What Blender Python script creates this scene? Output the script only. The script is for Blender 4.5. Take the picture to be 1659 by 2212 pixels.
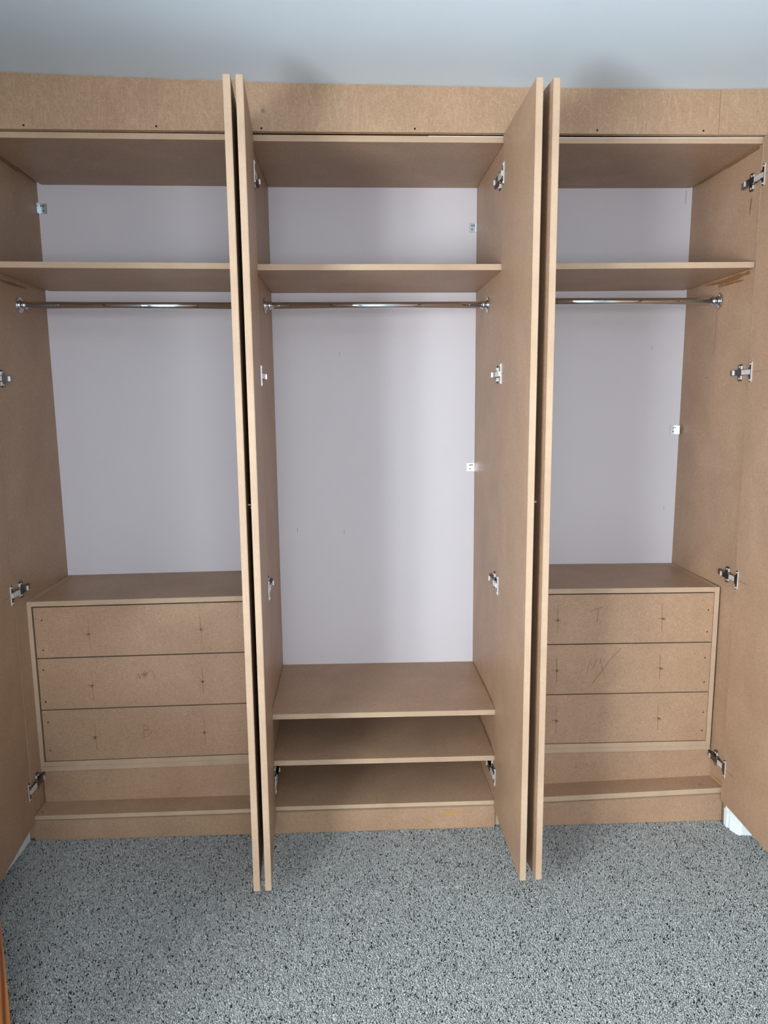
import bpy, bmesh, math, random
import numpy as np
from mathutils import Matrix, Vector

for o in list(bpy.data.objects):
    bpy.data.objects.remove(o)
SC = bpy.context.scene
COL = SC.collection

# ------------------------------------------------------------------ camera, world, lights, exposure
cam_d = bpy.data.cameras.new('camera')
cam = bpy.data.objects.new('camera', cam_d)
COL.objects.link(cam)
_r = Vector((0.99876, -0.04883, -0.00959)); _u = Vector((0.01685, 0.15055, 0.98846)); _f = Vector((0.04683, 0.98740, -0.15118))
M = Matrix(((_r.x, _u.x, -_f.x, 0.0), (_r.y, _u.y, -_f.y, -2.26698), (_r.z, _u.z, -_f.z, 1.44026), (0, 0, 0, 1)))
cam.matrix_world = M
cam_d.sensor_fit = 'VERTICAL'; cam_d.sensor_height = 24.0
cam_d.lens = 1553.98 / 2212 * 24.0
cam_d.clip_start = 0.02
SC.camera = cam

world = bpy.data.worlds.new('daylight'); SC.world = world
world.use_nodes = True
bg = world.node_tree.nodes['Background']
bg.inputs['Color'].default_value = (0.72, 0.86, 1.0, 1)
bg.inputs['Strength'].default_value = 3.0

def area(name, loc, direction, sx, sy, power, color):
    d = bpy.data.lights.new(name, 'AREA'); d.shape = 'RECTANGLE'; d.size = sx; d.size_y = sy
    d.energy = power; d.color = color
    o = bpy.data.objects.new(name, d); COL.objects.link(o)
    o.location = loc
    o.rotation_euler = Vector(direction).to_track_quat('-Z', 'Y').to_euler()
    return o
# daylight entering by the window in the left wall, and by the one behind the camera
area('window_daylight', (-1.375, -2.45, 1.20), (1, 0, 0), 1.50, 1.0, 275, (0.90, 0.96, 1.0))
area('rear_window_daylight', (0.175, -3.74, 1.35), (0, 1, 0), 1.25, 1.1, 68, (0.90, 0.95, 1.0))

SC.view_settings.view_transform = 'Standard'
SC.view_settings.look = 'None'
SC.view_settings.gamma = 1.0
SC.view_settings.use_curve_mapping = False
SC.view_settings.exposure = 0.0

# ------------------------------------------------------------------ materials
def srgb(r, g, b):
    def c(v):
        v /= 255.0
        return v / 12.92 if v <= 0.04045 else ((v + 0.055) / 1.055) ** 2.4
    return (c(r), c(g), c(b), 1.0)

def new_mat(name, color, rough=0.6, metal=0.0, spec=0.5):
    m = bpy.data.materials.new(name); m.use_nodes = True
    b = m.node_tree.nodes['Principled BSDF']
    b.inputs['Base Color'].default_value = color
    b.inputs['Roughness'].default_value = rough
    b.inputs['Metallic'].default_value = metal
    b.inputs['Specular IOR Level'].default_value = spec
    return m, m.node_tree, b

def noise(nt, vec, scale, detail=3.0, rough=0.55, dist=0.0):
    n = nt.nodes.new('ShaderNodeTexNoise')
    n.inputs['Scale'].default_value = scale; n.inputs['Detail'].default_value = detail
    n.inputs['Roughness'].default_value = rough; n.inputs['Distortion'].default_value = dist
    nt.links.new(vec, n.inputs['Vector'])
    return n.outputs['Fac']

def ramp(nt, fac, stops):
    r = nt.nodes.new('ShaderNodeValToRGB')
    while len(r.color_ramp.elements) < len(stops):
        r.color_ramp.elements.new(0.5)
    for e, (p, c) in zip(r.color_ramp.elements, stops):
        e.position = p; e.color = c
    nt.links.new(fac, r.inputs['Fac'])
    return r.outputs['Color']

def mix(nt, fac, a, b, mode='MIX'):
    n = nt.nodes.new('ShaderNodeMix'); n.data_type = 'RGBA'; n.blend_type = mode
    for sock, v in ((n.inputs[0], fac), (n.inputs[6], a), (n.inputs[7], b)):
        if isinstance(v, (int, float)): sock.default_value = v
        elif isinstance(v, tuple): sock.default_value = v
        else: nt.links.new(v, sock)
    return n.outputs[2]

def scaled(nt, vec, s):
    m = nt.nodes.new('ShaderNodeMapping'); m.inputs['Scale'].default_value = s
    nt.links.new(vec, m.inputs['Vector'])
    return m.outputs['Vector']

def mdf(name, dark, mid, light, rough=0.55, streaks=0.0, fibre=1.0, lightc=None):
    m, nt, b = new_mat(name, mid, rough, 0.0, 0.35)
    tc = nt.nodes.new('ShaderNodeTexCoord').outputs['Object']
    fib = noise(nt, tc, 165.0, 3.0, 0.62, 2.2)
    col = ramp(nt, fib, [(0.28, dark), (0.5, mid), (0.72, light)])
    col = mix(nt, fibre, mid, col)
    big = noise(nt, tc, 5.0, 3.0, 0.55, 0.4)
    tint = ramp(nt, big, [(0.3, (0.90, 0.88, 0.87, 1)), (0.7, (1.07, 1.08, 1.09, 1))])
    col = mix(nt, 1.0, col, tint, 'MULTIPLY')
    speck = noise(nt, tc, 420.0, 1.0, 0.5, 0.0)
    sp = ramp(nt, speck, [(0.72, (1, 1, 1, 1)), (0.80, (0.62, 0.56, 0.50, 1))])
    col = mix(nt, 1.0, col, sp, 'MULTIPLY')
    if streaks:
        st = noise(nt, scaled(nt, tc, (22, 22, 5)), 1.0, 5.0, 0.62, 1.4)
        sm = ramp(nt, st, [(0.475, (0, 0, 0, 1)), (0.5, (1, 1, 1, 1)), (0.525, (0, 0, 0, 1))])
        rgb = nt.nodes.new('ShaderNodeMath'); rgb.operation = 'MULTIPLY'; rgb.inputs[1].default_value = streaks
        nt.links.new(sm, rgb.inputs[0])
        col = mix(nt, rgb.outputs[0], col, lightc or light)
    nt.links.new(col, b.inputs['Base Color'])
    bp = nt.nodes.new('ShaderNodeBump'); bp.inputs['Strength'].default_value = 0.10; bp.inputs['Distance'].default_value = 0.001
    nt.links.new(fib, bp.inputs['Height']); nt.links.new(bp.outputs['Normal'], b.inputs['Normal'])
    return m

FACE = mdf('mdf_face', srgb(141, 112, 88), srgb(162, 131, 105), srgb(182, 152, 125), 0.45)
FASCIA = mdf('mdf_fascia', srgb(142, 113, 88), srgb(159, 129, 102), srgb(177, 148, 120), 0.55, 0.30, lightc=srgb(190, 162, 132))
EDGE = mdf('mdf_sawn_edge', srgb(167, 140, 115), srgb(175, 149, 124), srgb(183, 159, 134), 0.6, 0.0, 0.6)
TIMBER = mdf('pale_timber', srgb(172, 147, 119), srgb(180, 156, 129), srgb(189, 167, 142), 0.6, 0.0, 0.5)
DARKHOLE, _, _ = new_mat('hole_shadow', srgb(34, 25, 19), 0.9, 0, 0.1)
PENCIL, _, _ = new_mat('graphite', srgb(76, 62, 52), 0.7, 0, 0.3)
PENCILF, _, _ = new_mat('graphite_faint', srgb(134, 108, 87), 0.7, 0, 0.3)
GLUE, _, _ = new_mat('dried_glue', srgb(128, 88, 50), 0.35, 0, 0.5)
GLUEP, _, _ = new_mat('dried_glue_pale', srgb(176, 136, 86), 0.35, 0, 0.5)
CHROME, _, _ = new_mat('chrome', (0.66, 0.69, 0.72, 1), 0.05, 1.0)
NICKEL, _, _ = new_mat('dark_nickel', (0.16, 0.145, 0.135, 1), 0.26, 1.0)
BRIGHT, _, _ = new_mat('glint_nickel', (0.80, 0.81, 0.81, 1), 0.34, 0.6)  # pale tone puts the window's reflection into the hinge arms and rims
ZINC, _, _ = new_mat('zinc_plate', (0.72, 0.80, 0.86, 1), 0.30, 1.0)
STEEL, _, _ = new_mat('screw_steel', (0.40, 0.36, 0.30, 1), 0.35, 1.0)
WHITEP, _, _ = new_mat('white_gloss_paint', srgb(226, 232, 234), 0.35)
CAULK, _, _ = new_mat('grey_sealant', srgb(150, 148, 146), 0.7)
GAPW, _, _ = new_mat('white_filler', srgb(205, 196, 182), 0.7)

def plaster(name, col, amp=0.03):
    m, nt, b = new_mat(name, col, 0.8, 0, 0.25)
    tc = nt.nodes.new('ShaderNodeTexCoord').outputs['Object']
    n = noise(nt, tc, 2.2, 4.0, 0.6)
    t = ramp(nt, n, [(0.3, (1 - amp, 1 - amp, 1 - amp, 1)), (0.7, (1, 1, 1, 1))])
    nt.links.new(mix(nt, 1.0, col, t, 'MULTIPLY'), b.inputs['Base Color'])
    bp = nt.nodes.new('ShaderNodeBump'); bp.inputs['Strength'].default_value = 0.08; bp.inputs['Distance'].default_value = 0.001
    nt.links.new(noise(nt, tc, 260.0, 2.0), bp.inputs['Height']); nt.links.new(bp.outputs['Normal'], b.inputs['Normal'])
    return m
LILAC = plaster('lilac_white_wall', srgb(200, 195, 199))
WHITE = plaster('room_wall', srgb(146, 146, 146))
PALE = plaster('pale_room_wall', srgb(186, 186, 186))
CEIL = plaster('ceiling_paint', srgb(206, 217, 225))

def carpet_mat():
    m, nt, b = new_mat('carpet_wool', srgb(140, 142, 142), 0.95, 0, 0.1)
    at = nt.nodes.new('ShaderNodeAttribute'); at.attribute_name = 'tuft'
    nt.links.new(at.outputs['Color'], b.inputs['Base Color'])
    return m
CARPET = carpet_mat()
def carpet_base():
    m, nt, b = new_mat('carpet_backing', srgb(120, 121, 121), 0.95, 0, 0.1)
    tc = nt.nodes.new('ShaderNodeTexCoord').outputs['Object']
    n = noise(nt, tc, 190.0, 2.0, 0.6, 0.8)
    c = ramp(nt, n, [(0.33, srgb(70, 70, 72)), (0.42, srgb(126, 127, 126)), (0.55, srgb(158, 160, 160)), (0.75, srgb(190, 192, 192))])
    nt.links.new(c, b.inputs['Base Color'])
    return m
CARPETB = carpet_base()

def pine():
    m, nt, b = new_mat('varnished_pine', srgb(150, 84, 34), 0.28)
    tc = nt.nodes.new('ShaderNodeTexCoord').outputs['Object']
    w = nt.nodes.new('ShaderNodeTexWave'); w.wave_type = 'BANDS'; w.bands_direction = 'Y'
    w.inputs['Scale'].default_value = 9.0; w.inputs['Distortion'].default_value = 5.0; w.inputs['Detail'].default_value = 2.0
    w.inputs['Detail Scale'].default_value = 0.8
    nt.links.new(scaled(nt, tc, (1, 1, 0.22)), w.inputs['Vector'])
    c = ramp(nt, w.outputs['Fac'], [(0.0, srgb(112, 54, 18)), (0.5, srgb(168, 94, 36)), (1.0, srgb(200, 122, 52))])
    nt.links.new(c, b.inputs['Base Color'])
    return m
PINE = pine()

# ------------------------------------------------------------------ mesh helpers
def finish(bm, name, mats, parent=None, smooth=False):
    bmesh.ops.recalc_face_normals(bm, faces=bm.faces[:])
    me = bpy.data.meshes.new(name); bm.to_mesh(me); bm.free()
    for m in (mats if isinstance(mats, (list, tuple)) else [mats]): me.materials.append(m)
    if smooth:
        for p in me.polygons: p.use_smooth = True
    o = bpy.data.objects.new(name, me); COL.objects.link(o)
    if parent is not None:
        o.parent = parent
        o.matrix_parent_inverse = parent.matrix_world.inverted()
    return o

def hexa(bm, x0, x1, y0, y1, z0, z1, mat=0, warp=None):
    P = [(x, y, z) for z in (z0, z1) for y in (y0, y1) for x in (x0, x1)]
    if warp: P = [warp(*p) for p in P]
    v = [bm.verts.new(p) for p in P]
    F = [(0, 2, 3, 1), (4, 5, 7, 6), (0, 1, 5, 4), (2, 6, 7, 3), (0, 4, 6, 2), (1, 3, 7, 5)]
    out = []
    for f in F:
        fc = bm.faces.new([v[i] for i in f]); fc.material_index = mat; out.append(fc)
    return out            # bottom, top, front(-y), back(+y), left, right

def board(name, x0, x1, y0, y1, z0, z1, parent=None, warp=None, mats=None, bev=0.0008):
    """a sheet of MDF: its two broad faces carry the face material, the four thin ones the sawn edge"""
    bm = bmesh.new()
    fs = hexa(bm, x0, x1, y0, y1, z0, z1, 0, warp)
    d = (x1 - x0, y1 - y0, z1 - z0)
    ax = d.index(min(d))
    broad = {0: (4, 5), 1: (2, 3), 2: (0, 1)}[ax]
    for i, f in enumerate(fs): f.material_index = 0 if i in broad else 1
    if bev: bmesh.ops.bevel(bm, geom=bm.edges[:], offset=bev, segments=1, affect='EDGES', material=1)
    return finish(bm, name, mats or [FACE, EDGE], parent)

def prism(bm, pts, vec, mat=0):
    """closed polygon (3-D points) swept by vec"""
    a = [bm.verts.new(p) for p in pts]
    b = [bm.verts.new(Vector(p) + Vector(vec)) for p in pts]
    n = len(a)
    f = [bm.faces.new(a), bm.faces.new(b[::-1])]
    for i in range(n): f.append(bm.faces.new([a[i], a[(i + 1) % n], b[(i + 1) % n], b[i]]))
    for q in f: q.material_index = mat
    return f

def tube(bm, p0, p1, r0, r1=None, n=24, mat=0, caps=True):
    p0, p1 = Vector(p0), Vector(p1); r1 = r0 if r1 is None else r1
    d = (p1 - p0).normalized(); a = d.orthogonal().normalized(); b = d.cross(a)
    A = []; B = []
    for i in range(n):
        t = 2 * math.pi * i / n; w = a * math.cos(t) + b * math.sin(t)
        A.append(bm.verts.new(p0 + w * r0)); B.append(bm.verts.new(p1 + w * r1))
    for i in range(n):
        f = bm.faces.new([A[i], A[(i + 1) % n], B[(i + 1) % n], B[i]]); f.material_index = mat; f.smooth = True
    if caps:
        bm.faces.new(A[::-1]).material_index = mat; bm.faces.new(B).material_index = mat

def empty(name, loc, label, cat, group=None):
    e = bpy.data.objects.new(name, None); COL.objects.link(e)
    e.location = loc; e.empty_display_size = 0.1
    e.matrix_world = Matrix.Translation(Vector(loc))
    e['label'] = label; e['category'] = cat
    if group: e['group'] = group
    return e

def structure(o): o['kind'] = 'structure'; return o

def ribbon_into(bm, pts, width, normal, lift, wob=None):
    """flat strip along a polyline lying on a surface with the given normal"""
    normal = Vector(normal); P = [Vector(p) + normal * lift for p in pts]
    L = []; R = []
    for i, p in enumerate(P):
        d = (P[min(i + 1, len(P) - 1)] - P[max(i - 1, 0)]).normalized()
        s = d.cross(normal).normalized()
        w = (width[i] if isinstance(width, (list, tuple)) else width) / 2
        L.append(bm.verts.new(p + s * w)); R.append(bm.verts.new(p - s * w))
    for i in range(len(P) - 1):
        bm.faces.new([L[i], L[i + 1], R[i + 1], R[i]])

def marks(name, lines, normal, parent, mat, width=0.0011, lift=0.0003):
    bm = bmesh.new()
    for ln in lines: ribbon_into(bm, ln, width, normal, lift)
    o = finish(bm, name, mat, parent)
    if len(lines) > 1: o['kind'] = 'stuff'
    return o

def arc(cx, cz, rx, rz, a0, a1, n=8):
    return [(cx + rx * math.cos(math.radians(a0 + (a1 - a0) * i / n)), cz + rz * math.sin(math.radians(a0 + (a1 - a0) * i / n))) for i in range(n + 1)]

# ------------------------------------------------------------------ the room
def floor_z(x): return -0.0085 * (x + 0.2)
CEIL_PROFILE = [(-1.12, 2.3800), (-0.97, 2.3755), (-0.75, 2.3690), (-0.347, 2.3592), (-0.10, 2.3545), (0.146, 2.3525), (0.50, 2.3492), (0.842, 2.3495), (1.121, 2.3505), (1.262, 2.3535), (1.95, 2.3600)]
def ceil_z(x):
    for (a, za), (b, zb) in zip(CEIL_PROFILE, CEIL_PROFILE[1:]):
        if x <= b: return za + (zb - za) * (x - a) / (b - a)
    return CEIL_PROFILE[-1][1]

XW0, XW1, YB, YF = -1.10, 1.85, 0.46, -3.65
bm = bmesh.new(); hexa(bm, -1.12, XW1 + .02, YF, 0.48, -0.06, -0.004, 0, lambda x, y, z: (x, y, z + floor_z(x)))
floor = structure(finish(bm, 'floor', CARPETB))
bm = bmesh.new()
prof = [(x, 0, z) for x, z in CEIL_PROFILE]
pts = [Vector((x, YF, z)) for x, y, z in prof] + [Vector((1.95, YF, 2.46)), Vector((-1.12, YF, 2.46))]
prism(bm, pts, (0, 0.48 - YF, 0)); structure(finish(bm, 'ceiling', CEIL))
bm = bmesh.new(); hexa(bm, -1.12, 1.95, YB, YB + 0.08, -0.05, 2.45); structure(finish(bm, 'wall_back', LILAC))
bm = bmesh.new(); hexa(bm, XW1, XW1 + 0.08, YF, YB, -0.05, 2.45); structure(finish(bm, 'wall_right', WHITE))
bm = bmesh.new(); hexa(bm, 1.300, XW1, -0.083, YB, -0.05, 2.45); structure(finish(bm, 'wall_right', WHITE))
WY0, WY1, WZ0, WZ1 = -3.20, -1.70, 0.70, 1.70
bm = bmesh.new()
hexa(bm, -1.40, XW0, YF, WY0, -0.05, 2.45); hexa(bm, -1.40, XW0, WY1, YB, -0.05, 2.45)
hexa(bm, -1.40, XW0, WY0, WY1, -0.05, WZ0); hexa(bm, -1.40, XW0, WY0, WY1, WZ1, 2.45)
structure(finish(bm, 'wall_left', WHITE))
RX0, RX1, RZ0, RZ1 = -0.45, 0.80, 0.80, 1.90
bm = bmesh.new()
hexa(bm, -1.12, RX0, YF - .08, YF, -0.05, 2.45); hexa(bm, RX1, 1.95, YF - .08, YF, -0.05, 2.45)
hexa(bm, RX0, RX1, YF - .08, YF, -0.05, RZ0); hexa(bm, RX0, RX1, YF - .08, YF, RZ1, 2.45)
structure(finish(bm, 'wall_front', PALE))

GLASS = bpy.data.materials.new('window_glass'); GLASS.use_nodes = True
_nt = GLASS.node_tree; _nt.nodes.clear()
_o = _nt.nodes.new('ShaderNodeOutputMaterial'); _m = _nt.nodes.new('ShaderNodeMixShader')
_t = _nt.nodes.new('ShaderNodeBsdfTransparent'); _g = _nt.nodes.new('ShaderNodeBsdfGlossy'); _g.inputs['Roughness'].default_value = 0.02
_m.inputs[0].default_value = 0.06
_nt.links.new(_t.outputs[0], _m.inputs[1]); _nt.links.new(_g.outputs[0], _m.inputs[2]); _nt.links.new(_m.outputs[0], _o.inputs[0])

def window(name, along, a0, a1, z0, z1, p0, p1, pg):
    """white frame with a mullion; along = 'x' or 'y'; p0..p1 the frame's depth across the wall, pg the pane"""
    bm = bmesh.new(); t = 0.045
    def B(u0, u1, w0, w1):
        if along == 'y': hexa(bm, p0, p1, u0, u1, w0, w1)
        else: hexa(bm, u0, u1, p0, p1, w0, w1)
    B(a0, a0 + t, z0, z1); B(a1 - t, a1, z0, z1); B(a0 + t, a1 - t, z0, z0 + t); B(a0 + t, a1 - t, z1 - t, z1)
    c = (a0 + a1) / 2; B(c - t / 2, c + t / 2, z0 + t, z1 - t)
    w = structure(finish(bm, name, WHITEP))
    for (u0, u1) in ((a0 + t, c - t / 2), (c + t / 2, a1 - t)):
        bm = bmesh.new()
        if along == 'y': hexa(bm, pg, pg + .004, u0, u1, z0 + t, z1 - t)
        else: hexa(bm, u0, u1, pg, pg + .004, z0 + t, z1 - t)
        finish(bm, 'pane', GLASS, w)
    return w
window('window_1', 'y', WY0, WY1, WZ0, WZ1, -1.35, -1.29, -1.325)
window('window_2', 'x', RX0, RX1, RZ0, RZ1, YF - .07, YF - .02, YF - .05)

# skirting boards
bm = bmesh.new()
hexa(bm, XW0, -1.083, -0.088, -0.006, -0.01, 0.115); structure(finish(bm, 'baseboard_left', WHITEP))
bm = bmesh.new()
hexa(bm, XW0, -1.0835, -3.60, -0.0925, -0.01, 0.115); structure(finish(bm, 'baseboard_left', WHITEP))
bm = bmesh.new()
# right: rounded end of the skirting, then the run that turns the corner of the pier
ol = [(-0.050, -0.03), (-0.050, 0.046)] + [(-0.050 + 0.007 * (1 - math.cos(t)), 0.046 + 0.010 * math.sin(t)) for t in [i * math.pi / 8 for i in range(1, 5)]]
ol += [(-0.0285 - 0.007 * (1 - math.sin(t)), 0.046 + 0.010 * math.cos(t)) for t in [i * math.pi / 8 for i in range(0, 5)]] + [(-0.0285, -0.03)]
prism(bm, [(1.2705, y, z) for y, z in ol], (0.028, 0, 0))
bmesh.ops.bevel(bm, geom=[e for e in bm.edges if all(abs(v.co.x - 1.2705) < 1e-4 for v in e.verts)], offset=0.004, segments=2, affect='EDGES')
structure(finish(bm, 'baseboard_right', WHITEP))
bm = bmesh.new()
prism(bm, [(1.2762, -0.0590, -0.03), (1.2905, -0.0945, -0.03), (1.2960, -0.0985, -0.03), (XW1, -0.0985, -0.03), (XW1, -0.0835, -0.03), (1.2995, -0.0835, -0.03), (1.2995, -0.0590, -0.03)], (0, 0, 0.125))
structure(finish(bm, 'baseboard_right', WHITEP))

# carpet pile: short leaning wool tufts, grey with dark flecks
def carpet_pile():
    rng = np.random.default_rng(7)
    s = 0.0034
    xs = np.arange(-1.082, 1.46, s); ys = np.arange(-0.96, -0.0085, s)
    X, Y = np.meshgrid(xs, ys); X = X.ravel(); Y = Y.ravel()
    X = X + rng.uniform(-.5, .5, X.size) * s; Y = Y + rng.uniform(-.5, .5, Y.size) * s
    keep = ~((X > 1.268) & (Y > -0.10)) & (Y < -0.0095) & ~((X < -0.748) & (Y < -0.842))
    X, Y = X[keep], Y[keep]; n = X.size
    base = -0.0085 * (X + 0.2) - 0.004
    ang = rng.uniform(0, 2 * np.pi, n); rad = rng.uniform(.0019, .0030, n); h = rng.uniform(.0036, .0052, n)
    la = rng.uniform(0, 2 * np.pi, n); lean = rng.uniform(.0, .0045, n)
    V = np.zeros((n, 6, 3))
    for k in range(3):
        a = ang + 2 * np.pi * k / 3
        V[:, k, 0] = X + rad * np.cos(a); V[:, k, 1] = Y + rad * np.sin(a); V[:, k, 2] = base - 0.001
        V[:, k + 3, 0] = X + .62 * rad * np.cos(a + .5) + lean * np.cos(la)
        V[:, k + 3, 1] = Y + .62 * rad * np.sin(a + .5) + lean * np.sin(la)
        V[:, k + 3, 2] = base + h
    V[:, 3:, 1] = np.minimum(V[:, 3:, 1], -0.0086)
    q = np.arange(n)[:, None] * 6
    T = np.concatenate([q + np.array([[0, 1, 4]]), q + np.array([[0, 4, 3]]), q + np.array([[1, 2, 5]]), q + np.array([[1, 5, 4]]),
                        q + np.array([[2, 0, 3]]), q + np.array([[2, 3, 5]]), q + np.array([[3, 4, 5]])])
    me = bpy.data.meshes.new('carpet_pile')
    me.vertices.add(n * 6); me.vertices.foreach_set('co', V.reshape(-1))
    nf = len(T); me.loops.add(nf * 3); me.loops.foreach_set('vertex_index', T.reshape(-1).astype(np.int32))
    me.polygons.add(nf); me.polygons.foreach_set('loop_start', np.arange(0, nf * 3, 3, dtype=np.int32))
    me.polygons.foreach_set('loop_total', np.full(nf, 3, dtype=np.int32))
    me.update(); me.validate()
    pal = np.array([srgb(46, 46, 48), srgb(140, 140, 136), srgb(164, 165, 160), srgb(176, 177, 173), srgb(192, 194, 191)])
    pick = rng.choice(5, n, p=[.06, .15, .35, .30, .14])
    c = pal[pick] * rng.uniform(.9, 1.08, (n, 1)); c[:, 3] = 1
    at = me.color_attributes.new('tuft', 'FLOAT_COLOR', 'POINT')
    at.data.foreach_set('color', np.repeat(c, 6, axis=0).reshape(-1).astype(np.float32))
    me.materials.append(CARPET)
    o = bpy.data.objects.new('carpet_pile', me); COL.objects.link(o)
    o['kind'] = 'stuff'; o['label'] = 'short grey carpet pile flecked with dark tufts in front of the wardrobe'; o['category'] = 'carpet'
carpet_pile()

# ------------------------------------------------------------------ wardrobe parts
def hinge(door, px, s, dx, zc):
    """concealed cabinet hinge: cup flange on the open door, arm and cross plate on the cabinet side.
    px = x of the cabinet side's face, s = +1 / -1 towards the inside of the bay, dx = x of the door's face"""
    bm = bmesh.new()
    def X(base, a): return base + s * a
    # cup flange: long plate with a wider waist, window glint on its outer edge added as a pale rim
    ol = [(-0.0405, -0.031), (-0.0405, 0.031), (-0.031, 0.031), (-0.030, 0.018), (-0.0215, 0.010), (-0.0215, -0.010), (-0.030, -0.018), (-0.031, -0.031)]
    prism(bm, [(X(dx, 0.0002), y, zc + z) for y, z in ol], (s * 0.0024, 0, 0), 0)
    hexa(bm, min(X(dx, 0.0002), X(dx, 0.0030)), max(X(dx, 0.0002), X(dx, 0.0030)), -0.0418, -0.0405, zc - 0.0305, zc + 0.0305, 1)
    for z in (-0.025, 0.025): tube(bm, (X(dx, 0.0024), -0.0355, zc + z), (X(dx, 0.0042), -0.0355, zc + z), 0.0030, 0.0022, 10, 1)
    # link arm, paler metal standing in for its reflection of the window
    a0, a1 = X(px, 0.0105), X(px, 0.0145)
    hexa(bm, min(a0, a1), max(a0, a1), -0.036, 0.016, zc - 0.0075, zc + 0.0075, 1)
    b0, b1 = X(px, 0.0050), X(px, 0.0100)
    hexa(bm, min(b0, b1), max(b0, b1), -0.036, 0.016, zc - 0.0055, zc + 0.0055, 0)
    # arm body on its block, tapering to the tail
    ol = [(0.014, 0.0155), (0.066, 0.0155), (0.096, 0.0085), (0.096, 0.003), (0.030, 0.003), (0.014, 0.006)]
    prism(bm, [(X(px, w), y, zc - 0.0088) for y, w in ol], (0, 0, 0.0176), 0)
    # cross plate with rounded wings
    ol = [(0.036, -0.020), (0.040, -0.0265), (0.051, -0.0265), (0.055, -0.020), (0.055, 0.020), (0.051, 0.0265), (0.040, 0.0265), (0.036, 0.020)]
    prism(bm, [(X(px, 0.0003), y, zc + z) for y, z in ol], (s * 0.0048, 0, 0), 0)
    hexa(bm, min(X(px, .0003), X(px, .0062)), max(X(px, .0003), X(px, .0062)), 0.0351, 0.0362, zc - 0.0215, zc - 0.010, 1)
    hexa(bm, min(X(px, .0003), X(px, .0062)), max(X(px, .0003), X(px, .0062)), 0.0351, 0.0362, zc + 0.010, zc + 0.0215, 1)
    for z in (-0.0185, 0.0185):
        tube(bm, (X(px, 0.005), 0.0455, zc + z), (X(px, 0.0066), 0.0455, zc + z), 0.0036, 0.0028, 10, 1)
        tube(bm, (X(px, 0.0066), 0.0455, zc + z), (X(px, 0.0069), 0.0455, zc + z), 0.0016, 0.0016, 6, 2)
    # side adjusting screw
    hexa(bm, min(X(px, .012), X(px, .0185)), max(X(px, .012), X(px, .0185)), 0.0595, 0.0650, zc - 0.0075, zc + 0.0075, 1)
    bmesh.ops.remove_doubles(bm, verts=bm.verts[:], dist=1e-6)
    return finish(bm, 'hinge', [NICKEL, BRIGHT, DARKHOLE], door)

def door(parent, xh, xf, lean=0.0, label=None):
    """open door leaf: xh = x of its left face at the hinge end, xf = at its front edge"""
    L = 0.3790; th = 0.018
    ang = math.atan2(xf - xh, L)
    bm = bmesh.new()
    W = lambda x, y, z: (x + lean * (z - 1.145) / 1.07, y, z)
    fs = hexa(bm, 0, th, -L, 0, 0.0720, 2.2175, 0, W)
    for i, f in enumerate(fs): f.material_index = 0 if i in (4, 5) else 1
    bmesh.ops.bevel(bm, geom=bm.edges[:], offset=0.0014, segments=2, affect='EDGES', material=1)
    o = finish(bm, 'door', [FACE, EDGE])
    o.parent = parent; o.matrix_parent_inverse = parent.matrix_world.inverted()
    o.location = (xh, -0.0200, 0); o.rotation_euler = (0, 0, ang)
    o.matrix_basis = Matrix.Translation((xh, -0.0200, 0)) @ Matrix.Rotation(ang, 4, 'Z')
    bpy.context.view_layer.update()
    if label: o['label'] = label
    return o

def bolt_on_door(d, side, y, z):
    """bare knob screw standing out of the door's outer face"""
    bm = bmesh.new()
    x = 0.018 if side > 0 else 0.0
    tube(bm, (x - side * .001, y, z), (x + side * 0.0085, y, z), 0.0022, 0.0022, 10)
    tube(bm, (x, y, z), (x + side * 0.0012, y, z), 0.0040, 0.0036, 12)
    o = finish(bm, 'knob_screw', BRIGHT)
    o.parent = d
    return o

HZ = (2.105, 1.5225, 0.8535, 0.1930)

def rail(parent, xa, xb, ya, yb, za, zb):
    bm = bmesh.new()
    A, B = Vector((xa, ya, za)), Vector((xb, yb, zb)); d = (B - A).normalized()
    tube(bm, A + d * 0.014, B - d * 0.014, 0.0108, n=32)
    r = finish(bm, 'clothes_rail', CHROME, parent)
    for P, e in ((A, d), (B, -d)):
        bm = bmesh.new()
        tube(bm, P + e * 0.0006, P + e * 0.0040, 0.0265, 0.0245, 32)
        tube(bm, P + e * 0.0040, P + e * 0.0085, 0.0175, 0.0140, 32)
        tube(bm, P + e * 0.0085, P + e * 0.0240, 0.0132, 0.0132, 32)
        tube(bm, P + e * 0.0240, P + e * 0.0252, 0.0138, 0.0122, 32)
        for k in range(3):
            t = math.radians(90 + 120 * k + 35)
            q = P + Vector((0, math.cos(t), math.sin(t))) * 0.0212
            tube(bm, q + e * 0.0040, q + e * 0.0056, 0.0034, 0.0026, 10)
        finish(bm, 'flange', CHROME, r)
    return r

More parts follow.
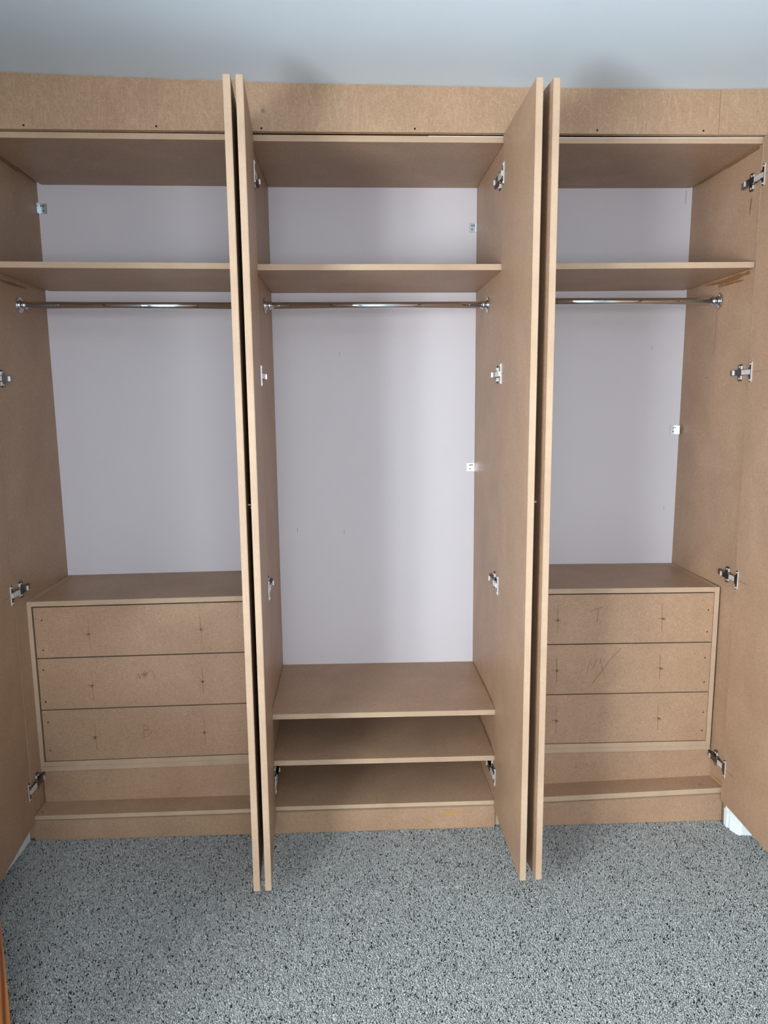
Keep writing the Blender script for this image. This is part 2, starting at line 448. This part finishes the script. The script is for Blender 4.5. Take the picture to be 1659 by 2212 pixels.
def bracket(parent, xw, s, zt, zb, wallw=0.024, sidew=0.014):
    """small zinc angle bracket: one leg on the back wall, one on the side panel (s points into the bay)"""
    bm = bmesh.new()
    a = sorted((xw + s * 0.0003, xw + s * wallw)); hexa(bm, a[0], a[1], YB - 0.0024, YB - 0.0002, zb, zt)
    a = sorted((xw + s * 0.0003, xw + s * 0.0024)); hexa(bm, a[0], a[1], YB - sidew - .01, YB - 0.0003, zb, zt)
    bmesh.ops.bevel(bm, geom=bm.edges[:], offset=0.0005, segments=1, affect='EDGES')
    b = finish(bm, 'angle_bracket', ZINC, parent)
    for u, z in ((0.009, zt - 0.008), (0.017, zb + 0.010), (0.017, zt - .009)):
        bm = bmesh.new()
        x = xw + s * u
        tube(bm, (x, YB - 0.0024, z), (x, YB - 0.0042, z), 0.0036, 0.0026, 12, 0)
        tube(bm, (x, YB - 0.0042, z), (x, YB - 0.0045, z), 0.0014, 0.0014, 6, 1)
        finish(bm, 'screw', [STEEL, DARKHOLE], b)
    return b

def screw_hole(parent, x, y, z, r=0.0036, name='screw_hole'):
    """countersunk hole: pale broken rim round a dark middle"""
    bm = bmesh.new()
    tube(bm, (x, y - 0.0001, z), (x, y - 0.0005, z), r, r * 0.86, 12, 1)
    tube(bm, (x, y - 0.0004, z), (x, y - 0.0007, z), r * 0.74, r * 0.70, 12, 0)
    return finish(bm, name, [DARKHOLE, EDGE], parent)

def smear(parent, pts, widths, normal, mat=None, lift=0.0004):
    bm = bmesh.new(); rng = random.Random(int(abs(pts[0][2]) * 1e4)); P = []; W = []
    n = 7
    for i in range(len(pts) - 1):
        for k in range(n):
            t = k / n
            P.append(Vector(pts[i]).lerp(Vector(pts[i + 1]), t))
            W.append((widths[i] * (1 - t) + widths[i + 1] * t) * rng.uniform(.55, 1.35))
    P.append(Vector(pts[-1])); W.append(widths[-1])
    ribbon_into(bm, P, W, normal, lift)
    return finish(bm, 'glue_smear', mat or GLUE, parent)

TOPB, TOPT = 2.2022, 2.2212

# ---- left wardrobe unit (drawers below)
left = empty('wardrobe_unit', (-0.69, 0.22, 0), 'left wardrobe unit of raw brown MDF with shelf, chrome rail and doors swung open', 'wardrobe')
zz = floor_z
board('side_panel', -1.0860, -1.0680, 0.0, 0.4595, 0.002, TOPT, left, lambda x, y, z: (x - 0.012 * y / 0.46 * (0.6 + 0.4 * min(1, z / 2)), y, z + zz(x) * (z < 0.5)))
board('side_panel', -0.3100, -0.2925, 0.0, 0.4595, 0.006, TOPT, left)
TW = lambda x, y, z: (x, y, z + 0.0030 * (-0.35 - x) + 0.0012)
board('top_panel', -1.0650, -0.3105, 0.0, 0.4595, TOPB, TOPT - .002, left, TW)
SW = lambda x, y, z: (x, y, z + 0.0072 * (-0.35 - x))
board('shelf', -1.0665, -0.3105, 0.0, 0.4590, 1.8395, 1.8575, left, SW)
board('bottom_panel', -1.0670, -0.3105, 0.0, 0.0883, 0.0732, 0.0876, left, lambda x, y, z: (x, y, z + 0.0022 * (-0.35 - x)), mats=[FACE, TIMBER])
board('riser_panel', -1.0660, -0.3105, 0.0885, 0.1065, 0.0800, 0.2030, left)
D0 = door(left, -1.0790, -1.0400)
D1 = door(left, -0.3140, -0.2890, 0.0022)
for z in HZ:
    hinge(D0, -1.0683, 1, -1.0591, z); hinge(D1, -0.3103, -1, -0.3138, z)
bolt_on_door(D1, 1, -0.300, 1.168)
rail(left, -1.0735, -0.3105, 0.226, 0.200, 1.7660, 1.7580)
bracket(left, -1.0795, 1, 2.1430, 2.1080, 0.0285)

# ---- middle wardrobe unit (shoe shelves below)
mid = empty('wardrobe_unit', (0.10, 0.22, 0), 'middle wardrobe unit of raw brown MDF with low shoe shelves and tall hanging space', 'wardrobe')
board('side_panel', -0.2920, -0.2740, 0.0, 0.4595, 0.006, TOPT, mid)
board('side_panel', 0.4770, 0.4945, 0.0, 0.4595, -0.004, TOPT, mid)
board('top_panel', -0.2735, 0.4765, 0.0, 0.4595, 2.2008, 2.2190, mid)
board('shelf', -0.2735, 0.4765, 0.0, 0.4590, 1.8358, 1.8540, mid)
LW = lambda x, y, z: (x, y, z - 0.0090 * (x - 0.1))
board('shelf', -0.2735, 0.4765, 0.0, 0.4590, 0.4002, 0.4182, mid, LW)
board('shelf', -0.2735, 0.4765, 0.0, 0.4590, 0.2362, 0.2540, mid, LW)
board('bottom_panel', -0.2735, 0.4765, 0.0, 0.4590, 0.0745, 0.0890, mid, lambda x, y, z: (x, y, z - 0.0066 * (x - 0.1)), mats=[FACE, TIMBER])
D2 = door(mid, -0.2826, -0.2575, 0.0012)
D3 = door(mid, 0.4702, 0.4700)
for z in HZ:
    hinge(D2, -0.2743, 1, -0.2625, z); hinge(D3, 0.4773, -1, 0.4700, z)
bolt_on_door(D2, -1, -0.300, 1.160); bolt_on_door(D3, 1, -0.300, 1.160)
rail(mid, -0.2738, 0.4768, 0.2200, 0.2200, 1.7612, 1.7612)
bracket(mid, 0.4768, -1, 2.0795, 2.0485, 0.0262, 0.004); bracket(mid, 0.4768, -1, 1.2075, 1.1755, 0.0295, 0.004)
smear(mid, [(0.4767, 0.05, 0.4185), (0.4767, 0.16, 0.4190), (0.4767, 0.30, 0.4195), (0.4767, 0.42, 0.420)], [0.004, 0.012, 0.009, 0.003], (-1, 0, 0), GLUE)
smear(mid, [(0.4767, 0.06, 0.256), (0.4767, 0.20, 0.258), (0.4767, 0.40, 0.258)], [0.006, 0.014, 0.004], (-1, 0, 0), GLUE)
smear(mid, [(-0.2737, 0.05, 0.422), (-0.2737, 0.20, 0.423), (-0.2737, 0.36, 0.423)], [0.003, 0.006, 0.003], (1, 0, 0), GLUE)
marks('pencil_mark', [[(0.4769, 0.215, 1.735), (0.4769, 0.216, 1.655)], [(0.4769, 0.21, 1.84), (0.4769, 0.212, 1.80)]], (-1, 0, 0), mid, PENCILF)

# ---- right wardrobe unit (drawers below)
right = empty('wardrobe_unit', (0.89, 0.22, 0), 'right wardrobe unit of raw brown MDF with glue smears under its shelf and open doors', 'wardrobe')
def RP(x, y, z):
    back = y / 0.46
    t = min(1.0, max(0.0, z / 2.2))
    return (x + (1 - back) * (0.0040 * (1 - t) + 0.0006) + back * (-0.0065 + 0.0085 * t), y, z)
board('side_panel', 0.4955, 0.5130, 0.0, 0.4595, -0.006, TOPT, right)
bmr = board('side_panel', 1.2705, 1.2885, 0.0, 0.4595, -0.020, TOPT, right, RP)
board('top_panel', 0.5135, 1.2715, 0.0, 0.4595, TOPB, TOPT - .001, right, lambda x, y, z: (x - (x > 1) * 0.006 * (y > .2), y, z + 0.0062 * (x - 0.96)))
board('shelf', 0.5135, 1.2695, 0.0, 0.4590, 1.8400, 1.8580, right, lambda x, y, z: (x - (x > 1) * 0.006 * (y > .2), y, z + 0.0062 * (x - 0.96)))
board('bottom_panel', 0.5135, 1.2740, 0.0, 0.0853, 0.0792, 0.0978, right, lambda x, y, z: (x, y, z + 0.0180 * (x - 0.96)), mats=[FACE, TIMBER])
RSW = lambda x, y, z: (x, y, z + (0.0180 if z < .15 else -0.012) * (x - 0.96))
board('riser_panel', 0.5135, 1.2740, 0.0855, 0.1035, 0.0900, 0.2065, right, RSW)
D4 = door(right, 0.4902, 0.5147, -0.0020)
D5 = door(right, 1.2600, 1.2480)
for z in HZ:
    hinge(D5, 1.2702 + 0.0022 * (1 - z / 2.2), -1, 1.2590, z); hinge(D4, 0.5133, 1, 0.5085, z)
bolt_on_door(D4, -1, -0.310, 1.165)
rail(right, 0.5133, 1.2693, 0.2230, 0.2150, 1.7720, 1.7705)
bracket(right, 1.2627, -1, 1.3405, 1.3075, 0.0295)
smear(right, [(1.2690, 0.03, 1.8330), (1.2680, 0.12, 1.8300), (1.2672, 0.20, 1.8290), (1.2663, 0.30, 1.8350)], [0.008, 0.016, 0.010, 0.003], (-1, 0, 0), GLUE, 0.0006)
smear(right, [(1.2692, 0.06, 1.8150), (1.2684, 0.15, 1.8170), (1.2676, 0.22, 1.8180)], [0.003, 0.007, 0.003], (-1, 0, 0), GLUE, 0.0006)
smear(right, [(1.2703, 0.02, 2.1990), (1.2696, 0.10, 2.1985), (1.2688, 0.22, 2.1990), (1.2675, 0.40, 2.2000)], [0.010, 0.007, 0.006, 0.003], (-1, 0, 0), GLUE, 0.0014)
smear(right, [(1.2700, 0.048, 2.060), (1.2700, 0.050, 2.030), (1.2700, 0.051, 2.008)], [0.002, 0.005, 0.001], (-1, 0, 0), GLUE, 0.0006)
smear(right, [(1.2735, 0.004, 0.112), (1.2730, 0.035, 0.113), (1.2730, 0.075, 0.109)], [0.016, 0.010, 0.003], (-1, 0, 0), GLUEP, 0.0006)
marks('pencil_mark', [[(1.2685, 0.218, 1.742), (1.2680, 0.219, 1.66), (1.2675, 0.221, 1.585)], [(1.2685, 0.212, 1.823), (1.2685, 0.213, 1.803)], [(1.2662, 0.245, 1.515), (1.2662, 0.27, 1.513)]], (-1, 0, 0), right, PENCIL, 0.0012, 0.0008)

marks('screw_hole', [[(-1.052, 0.022, 0.0895), (-1.045, 0.022, 0.0895)]], (0, 0, 1), left, DARKHOLE, 0.004, 0.0004)
marks('screw_hole', [[(1.205, 0.030, 0.1024), (1.210, 0.030, 0.1024)], [(1.214, 0.026, 0.1025), (1.218, 0.026, 0.1025)]], (0, 0, 1), right, DARKHOLE, 0.0035, 0.0004)
# hinge setting-out lines pencilled on the door faces
def door_lines(d, x, n, zs, y0, y1):
    bm = bmesh.new()
    for z in zs: ribbon_into(bm, [(x, y0, z), (x, y1, z + 0.001)], 0.0011, (n, 0, 0), 0.0003)
    o = finish(bm, 'pencil_mark', PENCIL); o.parent = d
    if len(zs) > 1: o['kind'] = 'stuff'
door_lines(D3, 0.0, -1, HZ, -0.024, -0.062)
door_lines(D5, 0.0, -1, HZ, -0.024, -0.075)
door_lines(D0, 0.018, 1, HZ[1:], -0.024, -0.070)
door_lines(D2, 0.018, 1, HZ[1:2], -0.024, -0.055)
smear(left, [(-1.0685, 0.01, 1.8300), (-1.0697, 0.06, 1.8260), (-1.0711, 0.12, 1.8240), (-1.0735, 0.22, 1.8270), (-1.0755, 0.30, 1.8300)], [0.004, 0.005, 0.007, 0.010, 0.002], (1, 0, 0), GLUE, 0.0010)
smear(left, [(-1.0690, 0.02, 2.2010), (-1.0720, 0.15, 2.2010), (-1.0760, 0.30, 2.2010)], [0.005, 0.006, 0.004], (1, 0, 0), GLUE, 0.0010)

# ------------------------------------------------------------------ drawer units
def drawer_unit(name, label, xa, xb, yf, tilt, x_ref, zs, letters, bolts, holes, gap_l, gap_r):
    """zs = top, top underside, joint 1, joint 2, bottom of drawer 3, underside of base, underside of batten (at x_ref)"""
    root = empty(name, ((xa + xb) / 2, 0.25, zs[6]), label, 'drawers')
    W = lambda x, y, z: (x, y, z + tilt * (x - x_ref))
    t = 0.0165
    board('side_panel', xa, xa + t, yf, 0.4575, zs[5], zs[0], root, W)
    board('side_panel', xb - t, xb, yf, 0.4575, zs[5], zs[0], root, W)
    board('top_panel', xa + t + .0002, xb - t - .0002, yf, 0.4575, zs[1], zs[0], root, W)
    board('base_panel', xa + t + .0002, xb - t - .0002, yf, 0.4575, zs[5], zs[4] - .001, root, W)
    board('back_panel', xa + t + .0002, xb - t - .0002, 0.4500, 0.4575, zs[4], zs[1] - .0002, root, W)
    board('front_batten', xa, xb, yf + 0.0004, 0.1400, zs[6], zs[5] - .0004, root, W)
    edges = [zs[1] - 0.0042, zs[2], zs[3], zs[4]]
    g = 0.0028
    for k in range(3):
        zt = edges[k] - (0 if k == 0 else g); zb = edges[k + 1] + g * .6
        x0 = xa + t + gap_l; x1 = xb - t - gap_r
        d = board('drawer', x0, x1, yf + 0.0004, yf + 0.0180, zb, zt, root, W, bev=0.0009)
        bm = bmesh.new()        # the drawer's box behind its front
        for (u0, u1, v0, v1, w0, w1) in ((x0 + .012, x0 + .024, yf + .0185, .43, zb + .012, zt - .03), (x1 - .024, x1 - .012, yf + .0185, .43, zb + .012, zt - .03),
                                         (x0 + .0245, x1 - .0245, .418, .43, zb + .012, zt - .03), (x0 + .0245, x1 - .0245, yf + .0185, .4175, zb + .012, zb + .018)):
            hexa(bm, u0, u1, v0, v1, w0, w1, 0, W)
        finish(bm, 'drawer_box', FACE, d)
        for (bx, bz) in bolts[k]:
            bm = bmesh.new()
            tube(bm, (bx, yf + .001, bz), (bx, yf - 0.0150, bz), 0.0021, 0.0021, 12)
            for q in range(7): tube(bm, (bx, yf - .0010 - .0018 * q, bz), (bx, yf - .0018 - .0018 * q, bz), 0.0024, 0.0019, 12)
            finish(bm, 'knob_screw', STEEL, d)
        lines = []
        for (bx, bz) in bolts[k]:
            lines.append([(bx - 0.001, yf, bz + 0.050), (bx, yf, bz), (bx + 0.001, yf, bz - 0.048)])
            lines.append([(bx - 0.016, yf, bz + 0.0005), (bx + 0.010, yf, bz - 0.0005)])
        marks('pencil_mark', lines, (0, -1, 0), d, PENCIL, 0.0008, 0.0004)
        if letters[k]:
            marks('pencil_letter', [[(x, yf, z) for x, z in ln] for ln in letters[k][0]], (0, -1, 0), d, letters[k][1], 0.0010, 0.0004)
        for (hx, hz) in holes[k]: screw_hole(d, hx, yf, hz)
    return root

B1 = [[(-0.714, 0.360), (-0.717, 0.340), (-0.716, 0.316)], [(-0.718, 0.3595), (-0.704, 0.360), (-0.699, 0.353), (-0.703, 0.344), (-0.713, 0.341)] , [(-0.713, 0.341), (-0.696, 0.3415), (-0.689, 0.335), (-0.694, 0.324), (-0.706, 0.317), (-0.718, 0.316)]]
M1 = [[(-0.728, 0.524), (-0.725, 0.540), (-0.722, 0.5455), (-0.719, 0.535), (-0.719, 0.524)], [(-0.719, 0.528), (-0.711, 0.542), (-0.707, 0.546), (-0.705, 0.536), (-0.704, 0.527)],
      [(-0.704, 0.530), (-0.699, 0.552), (-0.697, 0.540), (-0.697, 0.532)], [(-0.697, 0.534), (-0.688, 0.549), (-0.678, 0.554), (-0.671, 0.546), (-0.669, 0.533), (-0.669, 0.521)],
      [(-0.706, 0.548), (-0.700, 0.533)], [(-0.712, 0.538), (-0.690, 0.545)]]
drawer_unit('drawer_unit', 'left drawer unit of raw MDF, three drawers with pencilled m and B marks', -1.0735, -0.3108, 0.0844, 0.0062, -0.70,
            (0.8028, 0.7855, 0.6070, 0.4250, 0.2395, 0.2212, 0.2035),
            [None, (M1, PENCIL), (B1, PENCIL)],
            [[(-0.875, 0.687), (-0.507, 0.693)], [(-0.876, 0.507), (-0.509, 0.511)], [(-0.878, 0.323), (-0.511, 0.328)]],
            [[(-1.026, 0.737), (-1.029, 0.634)], [(-1.034, 0.565), (-1.035, 0.453)], [(-1.033, 0.380), (-1.033, 0.278)]], 0.0055, 0.002)

T2 = [[(0.813, 0.7225), (0.838, 0.732), (0.862, 0.740)], [(0.844, 0.731), (0.842, 0.706), (0.8395, 0.684)]]
NX = [[(0.812, 0.503), (0.817, 0.528), (0.822, 0.546), (0.826, 0.532), (0.832, 0.517), (0.840, 0.536), (0.846, 0.553)], [(0.856, 0.557), (0.863, 0.526), (0.871, 0.496)], [(0.829, 0.460), (0.862, 0.507), (0.893, 0.552), (0.930, 0.590)]]
B2 = [[(0.866, 0.374), (0.867, 0.353), (0.866, 0.335)], [(0.866, 0.374), (0.878, 0.3745), (0.883, 0.367), (0.878, 0.358), (0.868, 0.355)], [(0.868, 0.355), (0.889, 0.356), (0.897, 0.347), (0.893, 0.338), (0.868, 0.335)]]
drawer_unit('drawer_unit', 'right drawer unit of raw MDF, three drawers with pencilled T, NX and B marks', 0.5134, 1.2665, 0.0816, -0.0105, 0.96,
            (0.8030, 0.7855, 0.6060, 0.4240, 0.2412, 0.2232, 0.2065),
            [(T2, PENCIL), (NX, PENCIL), (B2, PENCILF)],
            [[(0.704, 0.696), (1.068, 0.693)], [(0.705, 0.516), (1.069, 0.514)], [(0.707, 0.332), (1.071, 0.330)]],
            [[(1.230, 0.719), (1.230, 0.641)], [(1.228, 0.547), (1.230, 0.458)], [(1.233, 0.346), (1.233, 0.278)]], 0.002, 0.0015)
# pencilled words on the toe panels below the drawers
WD = [[(0.783, 0.146), (0.784, 0.169)], [(0.783, 0.168), (0.790, 0.171), (0.792, 0.163), (0.785, 0.158), (0.793, 0.147)],
      [(0.800, 0.172), (0.798, 0.151), (0.805, 0.145), (0.812, 0.152), (0.811, 0.165), (0.802, 0.172)],
      [(0.826, 0.170), (0.819, 0.167), (0.825, 0.158), (0.819, 0.150), (0.815, 0.152)],
      [(0.829, 0.168), (0.830, 0.154), (0.836, 0.149), (0.842, 0.158), (0.843, 0.171)],
      [(0.848, 0.147), (0.850, 0.168), (0.857, 0.170), (0.857, 0.160), (0.851, 0.158), (0.868, 0.143)]]
marks('pencil_word', [[(x, 0.0855, z) for x, z in ln] for ln in WD], (0, -1, 0), right, PENCILF, 0.0013, 0.0004)
marks('pencil_letter', [[(x, 0.0885, z) for x, z in ln] for ln in [[(-0.694, 0.176), (-0.695, 0.160)], [(-0.694, 0.175), (-0.679, 0.173)], [(-0.695, 0.168), (-0.684, 0.167)]]], (0, -1, 0), left, PENCILF, 0.0011, 0.0004)

# ------------------------------------------------------------------ fascia and plinth
def fascia(label, xa, xb, holes):
    root = None
    xs = [xa] + [x for x, _ in CEIL_PROFILE if xa < x < xb] + [xb]
    bot = lambda x: 2.2208 + 0.0014 * abs((x - 0.2) / 1.2)
    pts = [(x, -0.020, bot(x)) for x in (xa, (xa + xb) / 2, xb)] + [(x, -0.020, ceil_z(x) - 0.0032) for x in reversed(xs)]
    bm = bmesh.new(); f = prism(bm, pts, (0, 0.0178, 0))
    for q in f[2:]: q.material_index = 1
    f[2].material_index = f[3].material_index = 0
    o = finish(bm, 'fascia_board', [FASCIA, EDGE])
    o['label'] = label; o['category'] = 'board'
    for x, z in holes: screw_hole(o, x, -0.020, z, 0.0042)
    return o
F1 = fascia('long raw MDF fascia board under the ceiling above all three wardrobe units', -1.095, 1.1190, [(-0.914, 2.232), (-0.540, 2.232), (-0.239, 2.229), (0.208, 2.231), (0.751, 2.231), (1.073, 2.232)])
F2 = fascia('short raw MDF fascia board at the top right corner, beyond the joint', 1.1202, 1.2990, [])
bm = bmesh.new()
tube(bm, (-0.2335, -0.0201, 2.277), (-0.2335, -0.0204, 2.277), 0.0055, 0.005, 14)
finish(bm, 'stain', PENCILF, F1)
# sealant bead between fascia and ceiling
bm = bmesh.new()
xs = [x for x, _ in CEIL_PROFILE if x < 1.29] + [1.298]
xs[0] = -1.098
pts = [(x, -0.0185, ceil_z(x) - 0.0030) for x in xs] + [(x, -0.0185, ceil_z(x) - 0.0002) for x in reversed(xs)]
prism(bm, pts, (0, 0.016, 0)); structure(finish(bm, 'trim_1', CAULK))
# pale filler strip showing above the top panels on the right
bm = bmesh.new(); hexa(bm, 0.25, 0.4765, -0.0016, -0.0002, 2.2162, 2.2186)
t2 = finish(bm, 'filler_strip', GAPW, mid)
bm = bmesh.new(); hexa(bm, 0.530, 1.2700, -0.0016, -0.0002, 2.2168, 2.2195, 0, lambda x, y, z: (x, y, z + 0.0062 * (x - 0.96)))
t3 = finish(bm, 'filler_strip', GAPW, right)

def plinth(xa, xb, label, zt0, zt1):
    bm = bmesh.new()
    def W(x, y, z):
        return (x, y, floor_z(x) - 0.003 if z < 0.5 else (zt0 + (zt1 - zt0) * (x - xa) / (xb - xa)))
    fs = hexa(bm, xa, xb, -0.008, 0.0098, 0, 1, 0, W)
    fs[1].material_index = 1
    for f in (fs[4], fs[5]): f.material_index = 1
    o = finish(bm, 'plinth_board', [FACE, EDGE]); o['label'] = label; o['category'] = 'board'; o['group'] = 'plinth boards'
    return o
plinth(-1.0665, -0.3105, 'plinth board on the carpet under the left wardrobe unit, no glue marks', 0.0730, 0.0718)
P2 = plinth(-0.2735, 0.4765, 'plinth board on the carpet under the middle unit, with two brown glue smears', 0.0738, 0.0705)
plinth(0.5135, 1.2736, 'plinth board on the carpet under the right wardrobe unit, beside the white skirting', 0.0690, 0.0835)
smear(P2, [(0.226, -0.008, 0.056), (0.238, -0.008, 0.040), (0.262, -0.008, 0.030)], [0.003, 0.005, 0.003], (0, -1, 0), GLUEP, 0.0006)
smear(P2, [(0.240, -0.008, 0.036), (0.258, -0.008, 0.040)], [0.002, 0.004], (0, -1, 0), GLUEP, 0.0010)
smear(P2, [(0.298, -0.008, 0.048), (0.322, -0.008, 0.050), (0.350, -0.008, 0.054), (0.382, -0.008, 0.057)], [0.010, 0.014, 0.008, 0.003], (0, -1, 0), GLUEP, 0.0006)

# ------------------------------------------------------------------ pine cabinet standing at the left, only its side in view
cab = empty('pine_cabinet', (-0.92, -1.08, 0), 'varnished orange pine cabinet at the left edge, only a sliver of its side showing', 'cabinet')
bm = bmesh.new(); hexa(bm, -1.075, -0.7530, -1.30, -0.852, 0.0, 0.60)
bmesh.ops.bevel(bm, geom=bm.edges[:], offset=0.004, segments=2, affect='EDGES'); finish(bm, 'body', PINE, cab)
bm = bmesh.new(); hexa(bm, -1.082, -0.745, -1.31, -0.845, 0.6005, 0.625)
bmesh.ops.bevel(bm, geom=bm.edges[:], offset=0.005, segments=2, affect='EDGES'); finish(bm, 'top', PINE, cab)
bm = bmesh.new(); hexa(bm, -1.05, -0.775, -1.316, -1.3005, 0.08, 0.56)
bmesh.ops.bevel(bm, geom=bm.edges[:], offset=0.003, segments=2, affect='EDGES'); dd = finish(bm, 'door', PINE, cab)
bm = bmesh.new(); tube(bm, (-0.80, -1.316, 0.34), (-0.80, -1.336, 0.34), 0.006, 0.012, 16); finish(bm, 'knob', PINE, dd)

# pencil ticks and scuffs on the back wall
wb = bpy.data.objects['wall_back']
bm = bmesh.new()
for ln in ([(1.250, 2.196), (1.249, 2.150)], [(1.148, 1.640), (1.148, 1.622)], [(-0.030, 1.624), (-0.030, 1.614)], [(-0.203, 0.967), (-0.203, 0.950)], [(-0.024, 0.955), (-0.025, 0.938)], [(1.225, 1.030), (1.225, 1.010)]):
    ribbon_into(bm, [(x, YB, z) for x, z in ln], 0.0014, (0, -1, 0), 0.0003)
o = finish(bm, 'pencil_mark', PENCILF, wb); o['kind'] = 'stuff'
